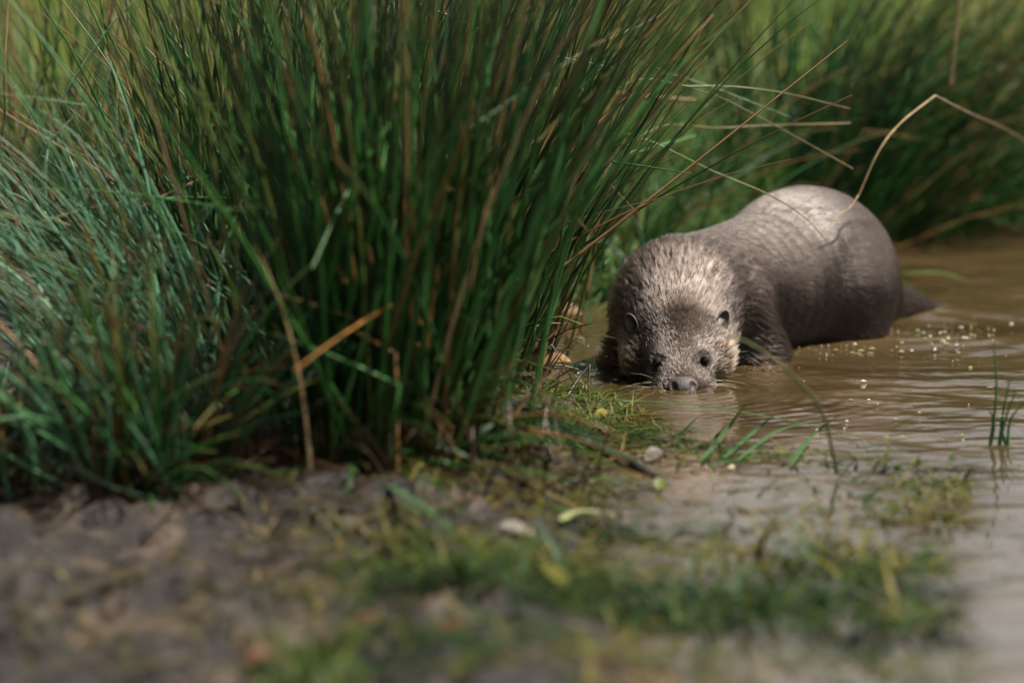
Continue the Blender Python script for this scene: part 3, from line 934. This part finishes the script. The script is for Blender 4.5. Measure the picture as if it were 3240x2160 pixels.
# ------------------------------------------------------------------ meadow grass behind
def blades(n, x0, x1, y0, y1, h0, h1, w0, w1, pal, lean=0.5, npt=5, mask=None, zmin=None, flat=0.0, mat=M_GRASS):
    rng = RNG
    x = rng.uniform(x0, x1, n); y = rng.uniform(y0, y1, n)
    if mask is not None:
        k = mask(x, y); x = x[k]; y = y[k]; n = len(x)
    z = ground_h(x, y) - 0.003
    if zmin is not None:
        z = np.maximum(z, zmin)
    P0 = np.stack([x, y, z], 1)
    az = rng.random(n) * 2 * math.pi
    hz = np.stack([np.cos(az), np.sin(az), np.zeros(n)], 1)
    ln = np.abs(rng.normal(0, lean, n))[:, None]
    D = norml(hz * (ln + flat) + np.array([0, 0, 1.0]) * (1 - 0.85 * min(flat, 1)))
    L = rng.uniform(h0, h1, n)
    pts = [P0]
    for i in range(1, npt):
        pts.append(pts[-1] + D * (L / (npt - 1))[:, None])
        D = norml(D + (hz * 0.25 - np.array([0, 0, 0.22])) * ln * 1.2)
    P = np.stack(pts, 1)
    gh = np.maximum(ground_h(P[..., 0].ravel(), P[..., 1].ravel()), 0).reshape(P.shape[:2]) + 0.002
    P[:, 1:, 2] = np.maximum(P[:, 1:, 2], gh[:, 1:])
    tt = np.linspace(0, 1, npt)
    Wd = rng.uniform(w0, w1, n)[:, None] * (1 - 0.92 * tt[None] ** 2)
    ci = np.clip(((0.5 + 1.6 * fbm(x * 9, y * 9, 101, 3)) * len(pal) + rng.normal(0, 0.9, n)).astype(int), 0, len(pal) - 1)
    c0 = np.array(pal)[ci] * rng.uniform(0.7, 1.3, (n, 1))
    C = np.repeat(c0[:, None], npt, 1)
    side = np.stack([-np.sin(az), np.cos(az), np.zeros(n)], 1)
    return ribbons(P, Wd, C, side)


v, f, c = blades(26000, -1.6, 2.4, 1.75, 7.0, 0.12, 0.32, 0.0015, 0.0035,
                 [(0.13, 0.26, 0.05), (0.18, 0.32, 0.06), (0.28, 0.33, 0.07), (0.36, 0.29, 0.10), (0.10, 0.21, 0.045)], lean=0.55,
                 mask=lambda x, y: poly_sd(x, y, SHORE_XY) > 0.05)
tag(mesh_np('meadow_grass', v, f, c, M_GRASS), 'soft green meadow grass behind the rushes', 'grass', kind='stuff')

# low tangled grass on the far bank behind the otter
v, f, c = blades(5200, 0.05, 0.75, 0.75, 2.0, 0.08, 0.26, 0.0015, 0.0035, [(0.06, 0.14, 0.03), (0.04, 0.10, 0.025), (0.10, 0.16, 0.03)], lean=0.9, flat=0.5,
                 mask=lambda x, y: poly_sd(x, y, SHORE_XY) > -0.03)
tag(mesh_np('bank_grass', v, f, c, M_GRASS), 'tangled low green grass along the far pond edge', 'grass', kind='stuff')

# ------------------------------------------------------------------ near bank: trampled wet grass mat
PAL_MAT = [(0.004, 0.011, 0.004), (0.010, 0.030, 0.005), (0.020, 0.055, 0.007), (0.045, 0.075, 0.008), (0.10, 0.10, 0.012), (0.16, 0.12, 0.03), (0.06, 0.03, 0.010)]
MAT = np.array([gp(*p)[:2] for p in [(1560, 1230), (1850, 1230), (2050, 1330), (2300, 1425), (3030, 1450), (3090, 1600), (3020, 1850), (3000, 2250), (800, 2300), (1000, 1900), (1150, 1650), (1120, 1480)]])
THICK = np.array([gp(*p)[:2] for p in [(1400, 1800), (1750, 1690), (2300, 1710), (2900, 1760), (3000, 1950), (2900, 2120), (2400, 2080), (1900, 2000), (1300, 1960)]])


def mat_mask(x, y):
    inside = poly_sd(x, y, MAT) + 0.06 * fbm(x * 10, y * 10, 41) < 0
    dens = 0.42 + 1.5 * fbm(x * 7, y * 7, 55, 3)
    wetz = np.clip(-poly_sd(x, y, MARSH) / 0.1, 0, 1) * np.clip(poly_sd(x, y, THICK) / 0.05, 0, 1)
    dens = dens - 0.33 * wetz
    return inside & (RNG.random(len(x)) < np.clip(dens, 0.03, 1))


v, f, c = blades(26000, -0.35, 0.75, -1.75, 0.05, 0.02, 0.08, 0.0010, 0.0024, PAL_MAT, lean=1.0, flat=0.75, mask=mat_mask, zmin=-0.004)
tag(mesh_np('trampled_grass', v, f, c, M_WETGRASS), 'trampled wet grass matted over the near muddy bank', 'grass', kind='stuff')
v, f, c = blades(5200, -0.2, 0.75, -1.75, -0.6, 0.03, 0.10, 0.0016, 0.0036, PAL_MAT[:6], lean=1.1, flat=0.55,
                 mask=lambda x, y: (poly_sd(x, y, THICK) + 0.26 * fbm(x * 6, y * 6, 61, 3) < 0.01) & (fbm(x * 12, y * 12, 67, 2) > -0.07 * RNG.random(len(x)) - 0.02), zmin=-0.004)
tag(mesh_np('sedge_clump', v, f, c, M_WETGRASS), 'thick mossy green sedge growing at the near water edge', 'grass', kind='stuff')
MOSS = np.array([gp(*p)[:2] for p in [(1600, 1290), (1680, 1235), (1860, 1240), (1990, 1300), (1960, 1370), (1700, 1360)]])
v, f, c = blades(2600, 0.0, 0.2, -0.4, 0.1, 0.012, 0.04, 0.0006, 0.0014, [(0.12, 0.15, 0.02), (0.06, 0.11, 0.02), (0.16, 0.16, 0.03), (0.035, 0.07, 0.02)], lean=1.0, flat=0.5,
                 mask=lambda x, y: poly_sd(x, y, MOSS) + 0.04 * fbm(x * 20, y * 20, 13) < 0, zmin=0.0)
tag(mesh_np('moss', v, f, c, M_WETGRASS), 'bright yellow green moss cushion at the water edge', 'moss', kind='stuff')
v, f, c = blades(3200, -0.8, 0.15, -1.75, -0.3, 0.015, 0.09, 0.0010, 0.0028, [(0.03, 0.02, 0.012), (0.06, 0.065, 0.02), (0.10, 0.085, 0.03), (0.16, 0.11, 0.05), (0.05, 0.03, 0.015)], lean=1.0, flat=0.9,
                 mask=lambda x, y: fbm(x * 6, y * 6, 71) > -0.04)
tag(mesh_np('litter', v, f, c, M_WETGRASS), 'scattered bits of dead grass pressed into the mud', 'litter', kind='stuff')

# ------------------------------------------------------------------ single things on the bank and in the water
def gpt(px, py, dz=0.004):
    p = gp(px, py, 0.0)
    for _ in range(4):
        h = max(float(ground_h(np.array([p[0]]), np.array([p[1]]))[0]), 0.0)
        p = gp(px, py, h + dz)
    return p


# dark stick half sunk in the wet mat
pts = spline([gpt(1850, 1412, .002), gpt(1960, 1450, .004), gpt(2060, 1500, .000), gpt(2180, 1590, -.006)], 26)
pts += np.column_stack([RNG.normal(0, .0012, 26), RNG.normal(0, .002, 26), RNG.normal(0, .0012, 26)])
rad = np.linspace(.0095, .004, 26) * RNG.uniform(.85, 1.15, 26)
v, f, c = tubes(pts[None], rad[None], np.ones((1, 26, 3)), 9)
st = mesh_np('stick', v, f, None, M_STICK)
tag(st, 'dark wet stick lying diagonally in the trampled grass', 'stick')


def blade_obj(name, pts, w, col, parent=None, mat=M_WETGRASS, n=16, tip=None):
    pts = spline(pts, n)
    t = np.linspace(0, 1, n)
    Wd = (w * (1 - 0.9 * t ** 2.5) * (0.6 + 0.4 * np.clip(t * 6, 0, 1)))[None]
    d = norml(pts[-1] - pts[0])
    sd = np.cross(d, [0, 0, 1.0]) if abs(d[2]) < 0.7 else np.cross(d, [0, 1.0, 0])
    tipc = np.asarray(tip if tip is not None else col)
    C = (np.asarray(col) * (1 - t[:, None] ** 2) + tipc * t[:, None] ** 2)[None]
    v, f, c = ribbons(pts[None], Wd, C, norml(sd)[None])
    return mesh_np(name, v, f, c, mat, parent)


GB = (0.045, 0.10, 0.028)
o = blade_obj('floating_grass', [gpt(1830, 1300, .012), gpt(1950, 1266, .010), gpt(2200, 1278, .008), gpt(2480, 1325, .006), gpt(2700, 1375, .006), gpt(2840, 1450, .004)], .0032, GB)
tag(o, 'long green grass blade floating across the water below the otter nose', 'grass blade')
o = blade_obj('floating_grass', [gpt(2860, 862, .004), gpt(2900, 858, .012), gpt(2990, 862, .010), gpt(3070, 892, .003)], .0045, (0.07, 0.16, 0.03))
tag(o, 'bright green bent blade lying on the water beyond the otter rump', 'grass blade')
o = blade_obj('floating_grass', [at(2040, 792, .30), at(2015, 715, .29), at(1985, 665, .28), at(1962, 642, .27)], .0028, (0.10, 0.19, 0.10))
tag(o, 'pale green curved blade standing at the otter shoulder', 'grass blade')
r_ = empty('grass_sprig', gpt(1870, 1045), 'pale green forked grass leaves at the water edge behind the otter head', 'grass')
blade_obj('leaf', [gpt(1872, 1050), at(1850, 960, .33), at(1815, 880, .33)], .0026, (0.09, 0.18, 0.07), r_)
blade_obj('leaf', [gpt(1800, 960), at(1840, 800, .40), at(1880, 695, .42)], .0030, (0.10, 0.17, 0.08), r_)
blade_obj('leaf', [gpt(1830, 985), at(1900, 860, .38), at(1940, 800, .40)], .0026, (0.05, 0.11, 0.04), r_)
r_ = empty('grass_sprig', gpt(2230, 1450), 'green grass sprig leaning out of the near water edge with a bleached leaf', 'grass')
for pa in ([(2215, 1455), (2290, 1370, -.36), (2360, 1275, -.36)], [(2225, 1450), (2250, 1400, -.34), (2310, 1330, -.34)], [(2290, 1445), (2370, 1375, -.33), (2460, 1305, -.32)],
           [(2330, 1455), (2460, 1360, -.33), (2640, 1318, -.30)], [(2500, 1470), (2560, 1385, -.36), (2660, 1310, -.36)], [(2240, 1470), (2500, 1425, -.40), (2820, 1430, -.42)]):
    blade_obj('leaf', [gpt(*pa[0])] + [at(*q) for q in pa[1:]], .0034, (0.055, 0.12, 0.03), r_, tip=(0.05, 0.10, 0.04))
blade_obj('leaf', [gpt(2310, 1480), at(2330, 1445, -.42), at(2345, 1425, -.42)], .0042, (0.45, 0.40, 0.27), r_)
r_ = empty('rush_shoot', gpt(3160, 1395), 'young dark rush shoots standing alone in the bright open water', 'rush')
base = gpt(3160, 1395)
for (px, py, dx) in ((3145, 1085, -.01), (3128, 1290, -.01), (3215, 1235, .0), (3195, 1200, 0), (3175, 1300, .01), (3240, 1270, .01)):
    q = spline([base + np.array([dx, 0, -.01]), at((3160 * .55 + px * .45), (1395 + py) / 2, base[1]), at(px, py, base[1])], 12)
    v, f, c = tubes(q[None], np.linspace(.0021, .0007, 12)[None], np.tile(G_MID, (1, 12, 1)), 5)
    mesh_np('stem', v, f, c, M_RUSH, r_)
# a rush stem nearer the camera, hanging in front of the otter foreleg
r_ = empty('arching_rush', gpt(2720, 1560), 'soft green grass stem arching up in front of the otter foreleg', 'stem')
q = spline([gpt(2650, 1500), at(2600, 1300, -.62), at(2500, 1180, -.66), at(2390, 1095, -.70), at(2300, 1060, -.74)], 18)
v, f, c = tubes(q[None], np.linspace(.0020, .0012, 18)[None], np.tile(np.array([0.11, 0.13, 0.04]), (1, 18, 1)), 5)
mesh_np('stem', v, f, c, M_RUSH, r_)

# bent rush leaves lying forward over the near mud
for lab, pts, w, col in (
        ('broad pale green rush leaf bent flat at the foot of the tall dense tussock', [gpt(1280, 1350, .03), gpt(1400, 1400, .03), gpt(1500, 1450, .02), gpt(1600, 1500, .01)], .0042, (0.07, 0.13, 0.06)),
        ('short pale green rush leaf sticking up from the bent flat one', [gpt(1490, 1420, .02), gpt(1525, 1365, .03), gpt(1560, 1340, .04)], .0036, (0.10, 0.17, 0.09)),
        ('long dark rush leaf trailing from the low clump over bare mud', [gpt(240, 1470, .03), gpt(340, 1530, .02), gpt(480, 1570, .01), gpt(620, 1590, .005)], .0036, (0.035, 0.085, 0.04)),
        ('long green rush leaf trailing from the tall tussock to the trampled grass', [gpt(1180, 1500, .03), gpt(1330, 1590, .02), gpt(1450, 1690, .008)], .0044, (0.06, 0.12, 0.05)),
        ('green rush leaf lying across the dark stick', [gpt(1650, 1480, .02), gpt(1800, 1510, .02), gpt(2040, 1520, .016)], .0036, (0.05, 0.11, 0.04)),
        ('pale folded leaf end catching light on the trampled grass', [gpt(1770, 1640, .012), gpt(1830, 1610, .016), gpt(1960, 1625, .010)], .0060, (0.34, 0.36, 0.16))):
    o = blade_obj('rush_leaf', pts, w, col)
    tag(o, lab, 'leaf')

# fallen leaves
def leaf(label, px, py, size, col, yaw, tilt):
    n = 9
    t = np.linspace(0, 1, n)
    w = np.sin(np.pi * np.clip(t * .93 + .05, 0, 1)) ** .8 * .36 * size
    d = np.array([math.cos(yaw), math.sin(yaw), tilt])
    p0 = gpt(px, py, .006)
    mid = p0 + d * ((t - .5) * size)[:, None] + np.array([0, 0, 1]) * (np.sin(t * 3.1) * size * .12)[:, None]
    mid[:, 2] = np.maximum(mid[:, 2], np.maximum(ground_h(mid[:, 0], mid[:, 1]), 0) + .004)
    sd = norml(np.array([-math.sin(yaw), math.cos(yaw), .35]))
    C = np.tile(np.asarray(col), (1, n, 1)) * RNG.uniform(.8, 1.2, (1, n, 1))
    v, f, c = ribbons(mid[None], w[None], C, sd[None])
    tag(mesh_np('fallen_leaf', v, f, c, M_WETGRASS), label, 'leaf', 'fallen leaves on the bank')


O1, O2, Y1, P1 = (0.13, 0.05, 0.018), (0.13, 0.05, 0.028), (0.17, 0.15, 0.02), (0.20, 0.175, 0.14)
leaf('orange fallen leaf beside the bright grass tuft', 1160, 1965, .024, O1, .3, .1)
leaf('orange brown fallen leaf on mud below the trampled grass', 1420, 1990, .022, O1, -.2, .1)
leaf('dull red fallen leaf sunk in lumpy mud', 820, 2080, .024, O2, .5, .2)
leaf('yellow green leaf in the thick sedge', 1740, 1830, .045, Y1, 2.2, .5)
leaf('pale grey leaf near the green trampled blades', 1640, 1700, .035, P1, .3, .1)
leaf('bleached leaf scrap on top of the stick', 2070, 1445, .025, P1, .7, .4)
leaf('yellow leaf scrap beside the moss cushion', 1905, 1315, .02, (0.2, 0.16, 0.02), .6, .3)
leaf('yellow green leaf resting at the stick bend', 2090, 1535, .02, (0.12, 0.14, 0.02), 1.2, .5)
leaf('tan curled leaf floating by the otter paw', 1760, 1150, .035, (0.28, 0.16, 0.06), .1, .1)
leaf('straw coloured dead leaf on the far water edge', 1690, 1050, .045, (0.45, 0.32, 0.12), -.1, .05)
leaf('brown dead leaf behind the straw coloured one', 1780, 1000, .05, (0.24, 0.13, 0.06), .05, .05)

# bright tuft right in front of the lens at the bottom edge
v, f, c = blades(60, gp(850, 2200)[0], gp(1160, 2200)[0], -1.80, -1.64, 0.03, 0.075, 0.0018, 0.0034, [(0.07, 0.13, 0.015), (0.05, 0.10, 0.015), (0.11, 0.14, 0.025)], lean=0.9)
tag(mesh_np('grass_tuft', v, f, c, M_GRASS), 'bright lime green grass tuft on the near mud', 'grass', kind='stuff')

# floating duckweed crumbs and froth on the pond
n = 420
pxs = np.concatenate([RNG.normal(2640, 110, 34), RNG.normal(3020, 90, 60), RNG.uniform(1650, 1980, 30), RNG.uniform(2450, 3200, 30)])
pys = np.concatenate([RNG.normal(1112, 14, 34), RNG.normal(1060, 26, 60), RNG.uniform(1060, 1210, 30), RNG.uniform(1090, 1400, 30)])
vv, ff, cc = [], [], []
for x, y in zip(pxs, pys):
    p = gp(x, y, 0.0)
    if float(otter_sdf(*[np.array([q], np.float32) for q in p])[0]) < .008 or float(ground_h(np.array([p[0]]), np.array([p[1]]))[0]) > -.002:
        continue
    r = .0008 + .0042 * RNG.random() ** 3.0; a0 = RNG.random() * 6
    i0 = len(vv)
    hgt = RNG.uniform(.0008, .003)
    for k in range(5):
        a = a0 + k * 1.2566
        vv.append(p + np.array([math.cos(a) * r, math.sin(a) * r * RNG.uniform(.4, 1), .0015]))
    vv.append(p + np.array([0, 0, .0015 + hgt]))
    col = [(0.24, 0.25, 0.09), (0.50, 0.48, 0.40), (0.28, 0.23, 0.13)][RNG.integers(0, 3)]
    cc += [col] * 6
    for k in range(5):
        ff.append((i0 + k, i0 + (k + 1) % 5, i0 + 5))
tag(mesh_np('duckweed', vv, ff, cc, M_WETGRASS, k=3), 'yellowish duckweed crumbs floating on the brown water', 'duckweed', kind='stuff')
